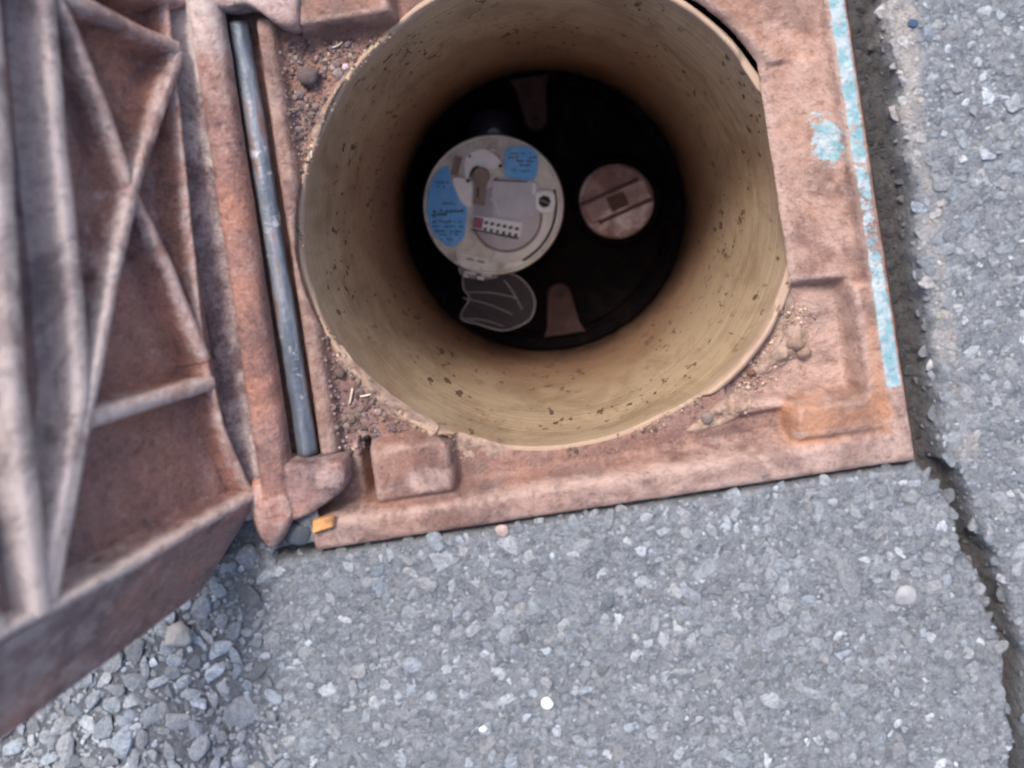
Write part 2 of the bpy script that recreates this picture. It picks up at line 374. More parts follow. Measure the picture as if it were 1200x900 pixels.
for flag, par in ((False, slab), (True, slab2)):
    sd = np.where(S[rest, 1] > -113, S[rest, 0] > 60, S[rest, 0] > crack_x(S[rest, 1])) == flag
    ids = rest[sd]
    VV, FF, CC, GG, off = [], [], [], [], 0
    for sub, sel in ((2, ids[S[ids, 2] > 1.6]), (1, ids[S[ids, 2] <= 1.6])):
        P, base, bf, nv = stones(sel, sub); VV.append((P+base[:, None]).reshape(-1, 3))
        FF.append((bf[None]+np.arange(len(sel))[:, None, None]*nv).reshape(-1, 3)+off); off += len(sel)*nv
        CC.append(np.repeat(colr[sel], nv, 0)); GG.append(np.repeat(dshade[sel], nv))
    tag(obj('stone_chippings', np_mesh('stone_chippings', np.concatenate(VV), np.concatenate(FF), False, dict(col=np.concatenate(CC), dirt_shade=np.concatenate(GG))), M['stone'], par), kind='stuff')
print('stones', n)

# single stones that catch the eye
def pebble(name, label, x, y, r, z, col, sq=.7, sub=3, cat='pebble', rough=.25, seed=0):
    g = np.random.default_rng(seed); P = ICO[sub][0].copy()
    for k in range(12):
        nn = g.standard_normal(3); nn /= np.linalg.norm(nn); d = P@nn; P -= np.maximum(d-g.uniform(.6, .9), 0)[:, None]*nn
    P += g.standard_normal(P.shape)*.012
    P *= [r*1.15, r, r*sq]
    m = simple(name+' stone', col, .8, .18, 500, .0004)
    return tag(obj(name, np_mesh(name, P, ICO[sub][1]), m, None, (x, y, z)), label, cat)
pebble('white_pebble', 'bright white pebble on the asphalt, the larger of two near the bottom edge', -25.3, -181.9, 2.3, .6, (.85, .85, .85), seed=1)
pebble('white_pebble', 'smallest bright white pebble, near the bottom edge left of the larger white one', -49.7, -187.8, 1.6, .5, (.88, .88, .88), seed=2)
pebble('pale_stone', 'pale square-edged stone proud of the asphalt near the crack', 111, -163, 4.2, -.3, (.33, .33, .34), .35, seed=43, cat='stone')
pebble('chalky_stone', 'chalky cream stone at the outer edge of the open lid, on loose gravel', -156, -137, 5.6, 0, (.42, .39, .36), .5, seed=44, cat='stone')
pebble('dark_stone', 'dark blue-grey stone wedged between the lid corner and the orange chip', -108, -107, 5.5, -3.5, (.07, .08, .10), .6, seed=5, cat='stone')
pebble('pink_stone', 'small pinkish stone against the lower edge of the frame', -32.4, -117.0, 2.4, -.4, (.42, .32, .29), .45, seed=36, cat='stone')
pebble('blue_stone', 'small dark blue stone in the worn strip at the top right', 146, 46, 1.9, -.6, (.05, .08, .15), .4, seed=8, cat='stone')

# ------------------------------------------------------------------ iron frame
TC = (2.0, -4.5); TR = 94.0                         # centre and inner radius of the tube
frame = thing('surface_box', 'rusty square cast iron frame with blue paint traces, set in the asphalt', 'frame', (0, 0, 0))
st = .8
fx = np.arange(FX0, FX1+.01, st); fy = np.arange(FY0, FY1+.01, (FY1-FY0)/round((FY1-FY0)/st))
X, Y = np.meshgrid(fx, fy, indexing='ij')
jx = .5*fbm(X, Y, 25, 3, 11); X0, Y0 = X+jx, Y+.5*fbm(X, Y, 25, 3, 12)
zf = np.full(X.shape, -13.) - 5*box(X, Y, -46, 78, -103, -80, 4) + .6*fbm(X, Y, 30, 3, 1)
# right ledge slopes down towards the opening
zf = np.maximum(zf, np.where(Y0 > -120, -11.5+np.clip((X0-91)/22, -.3, 1)*7.0-1.2*np.exp(-((X0-97)/4)**2), -99))
# rims
lift = lambda m, h: m*h+(1-m)*zf
zf = lift(sstep(-100.0, -104.5, Y0), -.4)            # lower rim
zf = lift(sstep(98, 104, Y0), 0)
zf = lift(sstep(-108.5, -111.5, X0), 0)
# floor of the lower right corner and the pads round it
zf = lift(box(X0, Y0, 80, 116, -102, -87, 2.5), -1.2+.5*fbm(X, Y, 8, 3, 31))
cf = box(X0, Y0, 60, 108.5, -88, -45, 2.0); zf = lift(cf, -17.5+.8*(X0-75)/30)
zf = lift(box(X0, Y0, 62, 82, -91, -86, 2)*sstep(-20, -4, -(Y0+88)-.55*(X0-66)+0), -9.5)
zf = lift(box(X0, Y0, 108.5, 115.5, -92, -46, 1.5), -1.6)
# lower left pad, upper left and right pads
zf = lift(box(X0, Y0, -78.5, -47, -101.5, -80, 1.8), -2.8+.7*fbm(X, Y, 9, 3, 32))
zf = lift(box(X0, Y0, -82, -78.3, -101.5, -79, 1.0), -24)
zf = lift(box(X0, Y0, -80, -44, 78, 99, 1.5), -1.5)
ddg = (Y0-45)+(X0-90)*1.22
zf = lift(sstep(-2, 1.5, ddg)*(Y0 > 40)*(1-sstep(106, 112, X0)), -8.5)
# hinge channel
slot = box(X0, Y0, -110.5, -97, -81, 88, 1.6); zf = lift(slot, -12.5)
zf = lift(box(X0, Y0, -96.5, -89.5, -82, 86, 1.6), -5.5-.25*(X0+93))
zr = sstep(114.2, 115.4, X0+.0); zf = lift(zr, .2)
zf = np.where((X0 > 115.4), np.maximum(zf, .1), zf)
for _ in range(2):
    zf[1:-1] = (zf[:-2]+2*zf[1:-1]+zf[2:])/4; zf[:, 1:-1] = (zf[:, :-2]+2*zf[:, 1:-1]+zf[:, 2:])/4
zf = zf + .28*fbm(X, Y, 5, 3, 21) + .5*fbm(X, Y, 22, 2, 22)
edge = np.minimum(np.minimum(X-FX0, FX1-X), np.minimum(Y-FY0, FY1-Y)); zf = zf - 1.2*np.exp(-edge/1.0)     # rounded outer arris
# colour masks: more rust and pale tone towards the right
bl_ = zf.copy()
for _ in range(14):
    bl_[1:-1] = (bl_[:-2]+2*bl_[1:-1]+bl_[2:])/4; bl_[:, 1:-1] = (bl_[:, :-2]+2*bl_[:, 1:-1]+bl_[:, 2:])/4
worn = np.clip((zf-bl_)*.35, 0, .4)                     # arrises rubbed pale
rust = .12+.45*sstep(30, 112, X)*(1-sstep(114, 115.4, X))*(.75+.25*sstep(-60, -95, Y)) + .55*box(X, Y, 80, 117, -102, -60, 6)*sstep(100, 112, X) + .8*box(X, Y, 78, 118, -104, -88, 3)
rust = rust - .3*(Y < -103)-.12*(X < -60)
rust = rust + .18*fbm(X, Y, 40, 3, 77)
dust = .13+worn+.22*sstep(70, 105, X)+.26*(Y < -103)-.45*box(X, Y, 80, 116, -103, -88, 4)-.2*box(X, Y, 108, 116, -90, -40, 6)+.30*sstep(-20, 60, X)*(Y < -98)+.22*sstep(60, 100, X) + 1.1*np.exp(-(((X+57)/8)**2+((Y+95)/4.5)**2)**2) + .25*box(X, Y, 60, 110, -88, -45, 8)
dust = dust + .5*np.exp(-((ddg)/1.2)**2)*(Y > 40)
paint = 1.05*box(X, Y, 116.3, 121.5, -86, 120, 1)*(.85+.45*vnoise(Y, Y*0, 30, 4)+.3*sstep(-40, -70, Y)) + .78*np.exp(-(((X-110.0)/7.0)**2+((Y-8)/11)**2)**2)*(X < 115.8)
paint = np.where((X > 115) & (Y > 22), paint+.2, paint); paint = np.where((X > 115) & (Y < -2) & (Y > -38), paint-.14, paint)
# opening: circle of the tube, cut straight at the right and bottom
def opening(px, py):
    """signed 'outside' distance and the nearest point on the opening's edge"""
    dx, dy = px-TC[0], py-TC[1]; r = np.hypot(dx, dy)+1e-9
    return r
nA = 720; ang = np.linspace(0, 2*np.pi, nA, endpoint=False)
def tube_r(a):
    return np.interp(np.degrees(a) % 360, [0, 45, 90, 125, 155, 180, 220, 245, 270, 290, 315, 345, 360], [94, 95, 94, 91.5, 92.7, 95, 94, 91, 88.7, 88.2, 93, 95, 94])
def edge_r(a):
    """radius of the opening in the direction a, seen from the tube centre"""
    ca, sa = np.cos(a), np.sin(a)
    r = tube_r(a)+1.2
    wob = .5*vnoise(a*30, a*0, 3, 5)
    r = np.where(ca > .05, np.minimum(r, (90.2-TC[0]+wob)/np.maximum(ca, .05)), r)
    rdiag = (-(TC[1]-45)-(TC[0]-90)*1.22)/np.maximum(sa+1.22*ca, .05)
    r = np.where((a > .3) & (a < 1.45), np.maximum(r, tube_r(a)+4.9), r); r = np.where(ca > .05, np.minimum(r, (90.2-TC[0]+wob)/np.maximum(ca, .05)), r)
    r = np.where(sa < -.05, np.minimum(r, (-94.5-TC[1]-wob)/np.minimum(sa, -.05)), r)
    return r+wob*.5
XX, YY = X.ravel().copy(), Y.ravel().copy(); ZZ = zf.ravel().copy()
aa = np.arctan2(YY-TC[1], XX-TC[0]) % (2*np.pi); rr = np.hypot(XX-TC[0], YY-TC[1]); er = edge_r(aa); ins = rr < er
Fq = grid_faces(len(fx), len(fy)); keep = ~ins[Fq].all(1); Fq = Fq[keep]
XX = np.where(ins, TC[0]+er*np.cos(aa), XX); YY = np.where(ins, TC[1]+er*np.sin(aa), YY)
ZZ = ZZ-1.0*np.exp(-np.maximum(rr-er, 0)/.9)*(YY < 200)
cl = lambda X_, Y_: np.maximum(X_, FX0+10.5*(1-sstep(-104, -96, Y_)))
XX = cl(XX, YY)
V = np.c_[XX, YY, ZZ]; A = dict(rust=rust.ravel(), dust=dust.ravel(), paint=paint.ravel())
A['dust'] = A['dust']+.65*np.exp(-np.maximum(rr-er, 0)/1.4)*(XX > 60)
fc = V[Fq].mean(1); x, y = fc[:, 0], fc[:, 1]
reg = np.zeros(len(fc), int)
reg[(x > 115.0) | (y < -103.5) | (y > 102) | (x < -110.2)] = 1                      # rim
reg[(x > -80.2) & (x < -46.4) & (y > -103.5) & (y < -79)] = 2
reg[(x > 79) & (x < 115.0) & (y > -103.5) & (y < -86.3)] = 3
reg[(x > -81) & (x < -43) & (y > 74) & (y < 102)] = 4
reg[(x > -110.2) & (x < -88.8) & (y > -82.5) & (y < 89)] = 5
for k, nm in ((0, 'ledge'), (1, 'rim'), (2, 'corner_pad'), (3, 'corner_pad'), (4, 'corner_pad'), (5, 'hinge_channel')):
    o = obj(nm, submesh(nm, V, Fq[reg == k], A), M['frame'], frame)
    if k == 3: o['label'] = 'orange rusted corner pad at the lower right'
    if k == 2: o['label'] = 'corner pad with a pale crust at the lower left'
# outer and inner walls of the casting
per = np.array([(FX0, FY0), (FX1, FY0), (FX1, FY1), (FX0, FY1)], float)
loop = np.concatenate([np.linspace(per[i], per[(i+1) % 4], 160, endpoint=False) for i in range(4)]); nL = len(loop); loop[:, 0] = cl(loop[:, 0], loop[:, 1])
def fz(px, py):
    i = np.clip(np.round((px-FX0)/st).astype(int), 0, len(fx)-1); j = np.clip(np.round((py-FY0)/(fy[1]-fy[0])).astype(int), 0, len(fy)-1); return zf[i, j]
Vw = np.stack([np.c_[loop, fz(*loop.T)+.05], np.c_[loop, np.full(nL, -45.)]], 1).reshape(-1, 3)
pw = (Vw[:, 0] > 120)*.1
obj('outer_wall', np_mesh('outer_wall', Vw, grid_faces(nL, 2, True), True, dict(rust=np.full(len(Vw), .3), dust=np.full(len(Vw), .4), paint=pw)), M['frame'], frame)
e = edge_r(ang); lp = np.c_[TC[0]+e*np.cos(ang), TC[1]+e*np.sin(ang)]; zt = fz(*lp.T)-.9
Vw = np.stack([np.c_[lp, zt], np.c_[TC[0]+(e+.8)*np.cos(ang), TC[1]+(e+.8)*np.sin(ang), np.minimum(zt-2.2, -14.5)], np.c_[TC[0]+(e+9)*np.cos(ang), TC[1]+(e+9)*np.sin(ang), np.full(nA, -17.)]], 1).reshape(-1, 3)
obj('inner_edge', np_mesh('inner_edge', Vw, grid_faces(nA, 3, True)[:, ::-1], True, dict(rust=np.full(len(Vw), .2), dust=np.full(len(Vw), .6), paint=np.zeros(len(Vw)))), M['frame'], frame)
# hinge rod lying in its channel
ry = np.linspace(-80, 85, 90); rx = -101.2+.010*(ry)*-1+.25*vnoise(ry, ry*0, 20, 8)-.6
V, F = tube(np.c_[rx, ry, -7.4+.15*vnoise(ry, ry*0, 9, 3)], 3.7+.4*vnoise(ry, ry*0, 5, 6), 16)
obj('hinge_rod', np_mesh('hinge_rod', V, F), M['steel'], frame)

# ------------------------------------------------------------------ round tube
na, nz = 320, 110
aa = np.linspace(0, 2*np.pi, na, endpoint=False)[:, None]; zz = np.linspace(-13.5, -275, nz)[None]
rw = tube_r(aa)*(1-sstep(-14, -60, zz))+(TR-.3)*sstep(-14, -60, zz)+.25*fbm(aa*60, zz, 25, 3, 2)+.12*np.sin(zz*1.3+2*vnoise(aa*20, zz*0, 9, 1))+0*aa
Vi = np.stack([TC[0]+rw*np.cos(aa), TC[1]+rw*np.sin(aa), zz+0*aa], -1)
lipz = -12.0+1.5*fbm(aa*70, aa*0, 9, 4, 4)
prof = [(.3, -.8), (.7, 0), (1.6, .15), (2.6, -.8), (3.6, -3), (4.8, -30)]
Vo = np.stack([np.stack([TC[0]+(tube_r(aa[:, 0])+r+.45*vnoise(aa[:, 0]*50, aa[:, 0]*0, 3, k))*np.cos(aa[:, 0]), TC[1]+(tube_r(aa[:, 0])+r+.45*vnoise(aa[:, 0]*50, aa[:, 0]*0, 3, k))*np.sin(aa[:, 0]), lipz[:, 0]+dz], -1) for k, (r, dz) in enumerate(prof)], 1)
Vt = np.concatenate([Vo[:, ::-1], Vi], 1)
lowr = np.hypot(Vt[..., 0], 0) >= 0
cut = (Vt[..., 0] > 84) | (Vt[..., 1] < -82)     # under the frame the lip stays below the ledge
Vt[..., 2] = np.where(cut, np.minimum(Vt[..., 2], -14.8), Vt[..., 2])
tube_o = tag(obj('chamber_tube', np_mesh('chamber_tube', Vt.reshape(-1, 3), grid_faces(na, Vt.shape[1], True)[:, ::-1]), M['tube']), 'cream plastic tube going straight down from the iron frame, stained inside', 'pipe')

# ------------------------------------------------------------------ black base at the bottom of the tube
base = thing('chamber_manifold', 'black round base at the bottom of the cream tube, holding meter and stopcock', 'base', (1.4, -2.6, -262))
def lo(name, VF, mat, parent, smooth=True, label=None):
    o = obj(name, np_mesh(name, VF[0], VF[1], smooth), mat, parent)
    if label: o['label'] = label
    return o
lo('floor_plate', lathe([(.1, 3), (40, 3), (84, 2.5), (86, 4), (95, 4)], 96), M['black'], base)
lo('edge_ring', lathe([(86, 3), (86.4, 8), (87.5, 9.5), (89.5, 10), (93.4, 10)], 128), M['black'], base)
lo('inner_collar', lathe([(80.5, 2), (80.8, 5), (81.8, 5.8), (82.8, 5), (83, 2)], 128), M['black'], base)
def tongue(cx, tip, wide, y0, y1):
    sg = 1 if y0 > y1 else -1; t = np.linspace(0, np.pi, 13)
    arc = [(cx+tip*np.cos(q)*sg, y1-tip*sg*np.sin(q)+tip*sg) for q in t]
    return [(cx+wide, y0), (cx+wide*.75, y0-sg*6), *(arc if sg > 0 else arc[::-1]), (cx-wide*.75, y0-sg*6), (cx-wide, y0)] if sg > 0 else [(cx-wide, y0), (cx-wide*.8, y0+6), *[(cx-tip*np.cos(q), y1-tip+tip*np.sin(q)) for q in t], (cx+wide*.8, y0+6), (cx+wide, y0)]
tt = tongue(3.5, 7.6, 14, 88, 52)
VF = prism(np.array(tt)[::-1], 3, 13, 1.2); lo('locking_tongue', VF, M['tongue'], base, False)
tt = tongue(1.5, 8.2, 14, -85, -51)
VF = prism(np.array(tt)[::-1], 3, 13, 1.2); lo('locking_tongue', VF, M['tongue'], base, False)
lo('screw', lathe([(.05, 14.2), (1.6, 14), (2, 13)], 16, cx=3.5, cy=59), M['gap'], base); lo('screw', lathe([(.05, 14.2), (1.6, 14), (2, 13)], 16, cx=1.5, cy=-58), M['gap'], base)
# glossy dark-blue cap that catches the sky behind the meter
s = NT('glossy dark cap'); M['gloss'] = s.fin((.012, .012, .03), .12, None, spec=.6)
lo('glossy_cap', lathe([(.1, 22), (6, 21.5), (12, 19), (16, 14), (18, 3)], 48, cx=-27, cy=56), M['gloss'], base)
lo('stopcock_collar', lathe([(25.5, 3), (25.8, 12), (27, 13), (29, 12.5), (30, 3)], 64, cx=48.8, cy=-2.4), M['black'], base)

# ------------------------------------------------------------------ water meter
K = .1015                                            # millimetres per drawing unit of the dial layout below
def q(pts): return np.c_[(np.array(pts, float)[:, 0]-475)*K, -(np.array(pts, float)[:, 1]-485)*K]
def ccw(p):
    p = np.asarray(p); a = (p[:, 0]*np.roll(p[:, 1], -1)-np.roll(p[:, 0], -1)*p[:, 1]).sum(); return p if a > 0 else p[::-1]
meter = thing('water_meter', 'round grey water meter with two blue labels and an open clear flap', 'water meter', (-29.9, 4.5, -225), -8.6)
lo('body', lathe([(.1, -1), (40, -1), (42.5, -1), (44.3, -2), (45, -5), (45.5, -14), (43, -16), (43, -36)], 96), M['brown'], meter)
lo('clear_rim', lathe([(42.3, -1.2), (42.6, .8), (43.4, 1.2), (44.2, .6), (44.4, -2)], 128), M['meter_grey'], meter)
lo('face', lathe([(.1, .2), (41, .2), (42.2, -.6)], 96), M['meter_grey'], meter)
def ring(c, r0, r1, z, h, n=64, a0=0, a1=360):
    t = np.radians(np.linspace(a0, a1, n)); cx, cy = c
    rows = [(r0, z), (r0+.1, z+h), (r1-.1, z+h), (r1, z)]
    V = np.stack([np.c_[cx+r*np.cos(t), cy+r*np.sin(t), np.full(n, zz)] for r, zz in rows], 1).reshape(-1, 3)
    return V, grid_faces(n, 4)
dc = q([(560, 560)])[0]
lo('bezel', ring(dc, 0.1, 29.0, .2, .9, 80, -110, 60), M['white'], meter)
lo('dial_disc', lathe([(.05, 1.6), (20.5, 1.6), (21, 1.2)], 64, cx=dc[0], cy=dc[1]), M['lilac'], meter)
lo('dial_ring', ring(dc, 21.0, 22.6, .8, 1.4, 80, -175, 75), M['brown'], meter)
lo('seam', ring((0, 0), 39.0, 40.6, .2, 1.1, 60, -62, 14), M['gap'], meter)
def plate(name, pts, z0, z1, mat, n=40, bev=.25, par=meter, sm=True):
    p = ccw(q(pts)); p = ccw(smooth_loop(p, n)) if n else p
    return lo(name, prism(p, z0, z1, bev), mat, par, False)
bl = plate('label', [(140, 262), (195, 245), (215, 340), (262, 420), (308, 500), (305, 600), (290, 690), (240, 742), (175, 735), (110, 670), (72, 590), (62, 500), (72, 400), (100, 320)], .2, .75, M['blue'], 70)
bl['label'] = 'long curved blue label with dark print along the left edge'
br_ = plate('label', [(555, 150), (610, 122), (700, 128), (748, 175), (745, 300), (690, 328), (600, 318), (548, 290)], .2, 2.3, M['blue'], 48)
br_['label'] = 'small squarish blue label at the top right of the dial'
plate('register_window', [(480, 335), (520, 322), (700, 335), (735, 380), (738, 480), (720, 560), (500, 560), (470, 520), (468, 360)], 1.5, 2.4, M['lilac'], 48)
def bar(name, x0, y0, x1, y1, wd, z0, z1, mat, par=meter):
    a, b = q([(x0, y0), (x1, y1)]); d = (b-a)/np.linalg.norm(b-a); nrm = np.array([-d[1], d[0]])*wd*K/2
    return lo(name, prism(ccw([a-nrm, b-nrm, b+nrm, a+nrm]), z0, z1, .12), mat, par, False)
bar('window_edge', 480, 332, 690, 342, 8, 2.3, 2.8, M['gap']); bar('window_edge', 728, 350, 732, 420, 26, 2.3, 3.0, M['white'])
bar('counter', 345, 592, 650, 640, 88, 2.2, 3.0, M['white'])
bar('counter_border', 340, 634, 632, 694, 9, 2.9, 3.3, M['gap'])
bar('counter_red_end', 350, 592, 412, 602, 70, 2.95, 3.2, M['red'])
for i in range(6):                                   # number drums behind the counter window, two rows of marks
    cx, cy = 432+i*38, 596+i*7.5
    bar('counter_digit', cx, cy-9, cx+2, cy+9, 24, 2.98, 3.2, M['ink']); bar('counter_digit', cx-6, cy+30, cx-4, cy+48, 20, 2.98, 3.2, M['ink'])
tc = bpy.data.curves.new('print', 'FONT')
def text(body, x, y, size, rot, par, z=.8, name='print', mat='ink'):
    c = bpy.data.curves.new(name, 'FONT'); c.body = body; c.size = size*MM; c.extrude = .00005; c.align_x = 'CENTER'; c.align_y = 'CENTER'; c.resolution_u = 2
    t = bpy.data.objects.new(name, c); dg = None
    COL.objects.link(t); bpy.context.view_layer.update()
    me = bpy.data.meshes.new_from_object(t.evaluated_get(bpy.context.evaluated_depsgraph_get())); bpy.data.objects.remove(t)
    p = q([(x, y)])[0]; o = obj(name, me, M[mat], par, (p[0], p[1], z)); o.rotation_euler = (0, 0, R(rot)); return o
# illegible dark strokes of print on the labels, as short raised ink marks
def marks(par, rows, z):
    Vs, Fs, off = [], [], 0
    g = np.random.default_rng(3)
    for (x0, x1, yy, hh, dens) in rows:
        xx = x0
        while xx < x1:
            wv = g.uniform(7, 17)
            if g.random() < dens:
                a, b = q([(xx, yy+g.uniform(-4, 4)), (xx+wv, yy+g.uniform(-9, 9))]); d = (b-a)/np.linalg.norm(b-a); nn = np.array([-d[1], d[0]])*hh*K/2*g.uniform(.5, 1)
                V, F = prism(ccw([a-nn, b-nn, b+nn, a+nn]), z, z+.1, .03); Vs.append(V)
                Fs.append([F[0]+off, F[1]+off]); off += len(V)
            xx += wv*1.35
    me = np_mesh('print', np.concatenate(Vs), [np.concatenate([f[0] for f in Fs]), np.concatenate([f[1] for f in Fs])], False)
    return obj('print', me, M['ink'], par)
marks(bl, [(115, 190, 345, 12, .8), (125, 180, 372, 14, .8), (160, 230, 475, 12, .9), (100, 290, 525, 22, .6), (90, 200, 548, 20, .9), (100, 290, 590, 14, .6), (100, 280, 620, 12, .75), (110, 290, 648, 12, .6), (140, 260, 672, 10, .8), (150, 250, 700, 10, .6)], .76)
marks(br_, [(575, 720, 165, 10, .8), (570, 735, 190, 12, .7), (600, 735, 215, 14, .6), (600, 700, 240, 18, .8), (585, 720, 272, 10, .7)], 2.32)
plate('screw_pad', [(742, 410), (800, 392), (852, 410), (862, 470), (850, 525), (800, 540), (748, 520), (735, 465)], .6, 3.6, M['white'], 40, .6)
sc_ = lo('screw', lathe([(.05, 4.6), (3.0, 4.5), (3.9, 4.0), (4.1, 3)], 7, cx=(795-475)*K, cy=-(465-485)*K), M['gap'], meter, False)
bar('screw_slot', 770, 455, 822, 476, 10, 4.5, 4.9, M['brown'], sc_)
plate('hinge_boss', [(345, 300), (365, 262), (400, 250), (440, 268), (455, 305), (440, 345), (400, 352), (358, 340)], .2, 5, M['brown'], 32, .9)
bar('hinge_arm', 400, 330, 385, 485, 78, .2, 3.2, M['brown'])
bar('hinge_slot', 384, 375, 380, 440, 10, 3.1, 3.5, M['gap'])
bar('seal_tab', 262, 185, 232, 300, 42, .2, 2.2, M['brown']); bar('seal_slot', 272, 195, 254, 262, 9, 2.1, 2.5, M['red'])
t = np.radians(np.linspace(-20, 110, 20)); c0 = q([(465, 190)])[0]
lo('wire_loop', tube(np.c_[c0[0]+6.8*np.cos(t), c0[1]+5.2*np.sin(t), np.full(20, 1.4)], .75, 8), M['meter_grey'], meter)
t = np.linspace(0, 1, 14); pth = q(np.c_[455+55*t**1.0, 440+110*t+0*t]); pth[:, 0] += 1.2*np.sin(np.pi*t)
lo('highlight_curve', tube(np.c_[pth, np.full(14, 3.3)], .7, 8), M['white'], meter)  # curved highlight on the dial, drawn as a thin white tube
plate('pale_panel', [(350, 150), (430, 140), (520, 210), (500, 250), (440, 260), (350, 250), (315, 330), (300, 300), (300, 200)], .2, 1.2, M['meter_white'], 40)
plate('pale_panel', [(225, 320), (340, 345), (345, 480), (300, 490), (255, 430)], .2, 1.0, M['meter_white'], 30)
for (dx, dy, r) in ((330, 182, .9), (498, 332, 1.6), (318, 335, 1.2), (433, 738, .9), (520, 243, 1.2)):
    p = q([(dx, dy)])[0]; lo('rivet', lathe([(.05, 1.9), (r*.8, 1.8), (r, 1.2), (r, .2)], 10, cx=p[0], cy=p[1]), M['gap'], meter)
# flap and its hinge
plate('flap_hinge', [(235, 770), (300, 790), (400, 805), (480, 830), (470, 870), (380, 880), (270, 865)], .1, 1.5, M['meter_grey'], 30, .5)
for x, y in ((330, 822), (400, 838), (300, 868), (370, 880), (430, 885)): bar('hinge_knuckle', x-22, y-4, x+22, y+5, 13, 1.2, 2.6 if y > 850 else 2.0, M['white'] if y > 850 else M['brown'])  # white knuckles stand for glints on the hinge
fo = np.array([(548, 318), (541, 338), (548, 352), (538, 376), (560, 384), (583, 391), (603, 388), (622, 376), (627, 355), (617, 335), (597, 322)], float)
fl = np.c_[(fo[:, 0]-578)/1.862, -(fo[:, 1]-240)/1.862]; fl = ccw(smooth_loop(ccw(fl), 60))
zs = lambda p: -5+.12*(p[:, 1]+43)
V, F = prism(fl, 0, 1.0, .3); V[:, 2] += zs(V)-3; flap = lo('clear_flap', (V, F), M['clear'], meter, False)
lo('flap_edge', tube(np.c_[fl, zs(fl)-2.2], .55, 8, True), M['clear_edge'], flap)
for a_, b_ in (((540, 352), (600, 372)), ((548, 345), (605, 352)), ((590, 330), (612, 366)), ((541, 377), (590, 386))):      # moulded ridges of the flap
    t = np.linspace(0, 1, 10)[:, None]; p = (1-t)*np.array(a_, float)+t*np.array(b_, float); p = np.c_[(p[:, 0]-578)/1.862, -(p[:, 1]-240)/1.862]; p[:, 1] += np.sin(np.pi*t[:, 0])*1.6
    lo('flap_ridge', tube(np.c_[p, zs(p)-2.2], .4, 6), M['clear_edge'], flap)
plate('flap_hinge', [(262, 872), (330, 905), (420, 915), (500, 905), (495, 945), (400, 955), (300, 940), (255, 905)], -5.5, -3.2, M['clear_edge'], 30, .5)
for x, y, l, h in ((330, 912, 70, 11), (430, 925, 60, 13), (395, 945, 40, 12), (300, 930, 26, 9)): bar('hinge_glint', x-l/2, y-4, x+l/2, y+5, h, -3.3, -2.4, M['white'])  # glints painted as solid white bars

# ------------------------------------------------------------------ stopcock
cock = thing('stopcock', 'round dusty pink stopcock with a slotted grip bar, right of the water meter', 'stopcock', (50.1, -5.3, -250), -8.6)
lo('dial', lathe([(.1, 0), (17, 0), (22.5, -.6), (24.6, -2), (25.3, -5), (25.3, -12)], 80, .006), M['cock'], cock)
th = R(24); d = np.array([math.cos(th), math.sin(th)]); nn = np.array([-d[1], d[0]])
def cb(name, l0, l1, w0, w1, z0, z1, mat, bev=.6):
    p = [d*l0+nn*w0, d*l1+nn*w0, d*l1+nn*w1, d*l0+nn*w1]; return lo(name, prism(ccw(p), z0, z1, bev), mat, cock, False)
cb('grip_bar', -22, 22, -6.5, 6.5, -1, 4.2, M['cock'], 1.0)
cb('groove', -23, 19, 7, 9.2, -1, .7, M['cockdark'], .2)
ta = np.linspace(math.asin(9.6/23), math.pi-math.asin(9.6/23), 20)
lo('dial_segment', prism(ccw(np.outer(np.cos(ta)*23, d)+np.outer(np.sin(ta)*23, nn)), -2, .9, .5), M['cockred'], cock, False)
cb('groove', -17, 23.5, -9.2, -7, -1, .7, M['cockdark'], .2)
cb('square_socket', -6.2, 6.2, -5.2, 5.2, 3, 4.6, M['cockdark'], .5)

# ------------------------------------------------------------------ the open lid
LA = R(20); LX = -116.
lid = thing('hinged_cover', 'heavy rusty cast iron lid standing open on its hinge, ribbed underside showing', 'lid', (LX, 0, 0))
E_v = np.array([-math.sin(LA), 0, math.cos(LA)]); E_w = np.array([math.cos(LA), 0, math.sin(LA)]); E_u = np.array([0, 1., 0])
def LP(u, v, w): return np.stack([-np.sin(LA)*v+np.cos(LA)*w, u+0*v, np.cos(LA)*v+np.sin(LA)*w], -1)
def lid_attr(u, v, w, r=0., dst=0.):
    g = sstep(30, 85, v)                                             # greyer and dustier away from the hinge
    return dict(rust=np.clip(.58-.5*g+r+.5*vnoise(u, v, 35, 6), 0, 1.2), dust=np.clip(.14+.5*g+dst, 0, 1.3), paint=np.zeros(np.shape(u)))
def lgrid(name, u0, u1, v0, v1, wf, step=3., r=0., dst=0., label=None):
    nu, nv = max(2, int(abs(u1-u0)/step)), max(2, int(abs(v1-v0)/step))
    U_, V_ = np.meshgrid(np.linspace(u0, u1, nu), np.linspace(v0, v1, nv), indexing='ij'); W_ = wf(U_, V_)+.5*fbm(U_, V_, 14, 3, 3)
    u, v, w_ = U_.ravel(), V_.ravel(), W_.ravel()
    return obj(name, np_mesh(name, LP(u, v, w_), grid_faces(nu, nv), True, lid_attr(u, v, w_, r, dst)), M['lid'], lid)
floor_w = lambda u, v: -12.5+7*sstep(93, 99, v)*(1-sstep(150, 156, v)) + 3*(1-sstep(9, 14, v+.06*u))
lgrid('cell_floor', -92, 93, 1, 207, floor_w, 1.6, -.05, -.62)  # cell floors lose the pale tone: shade between ribs put into the colour
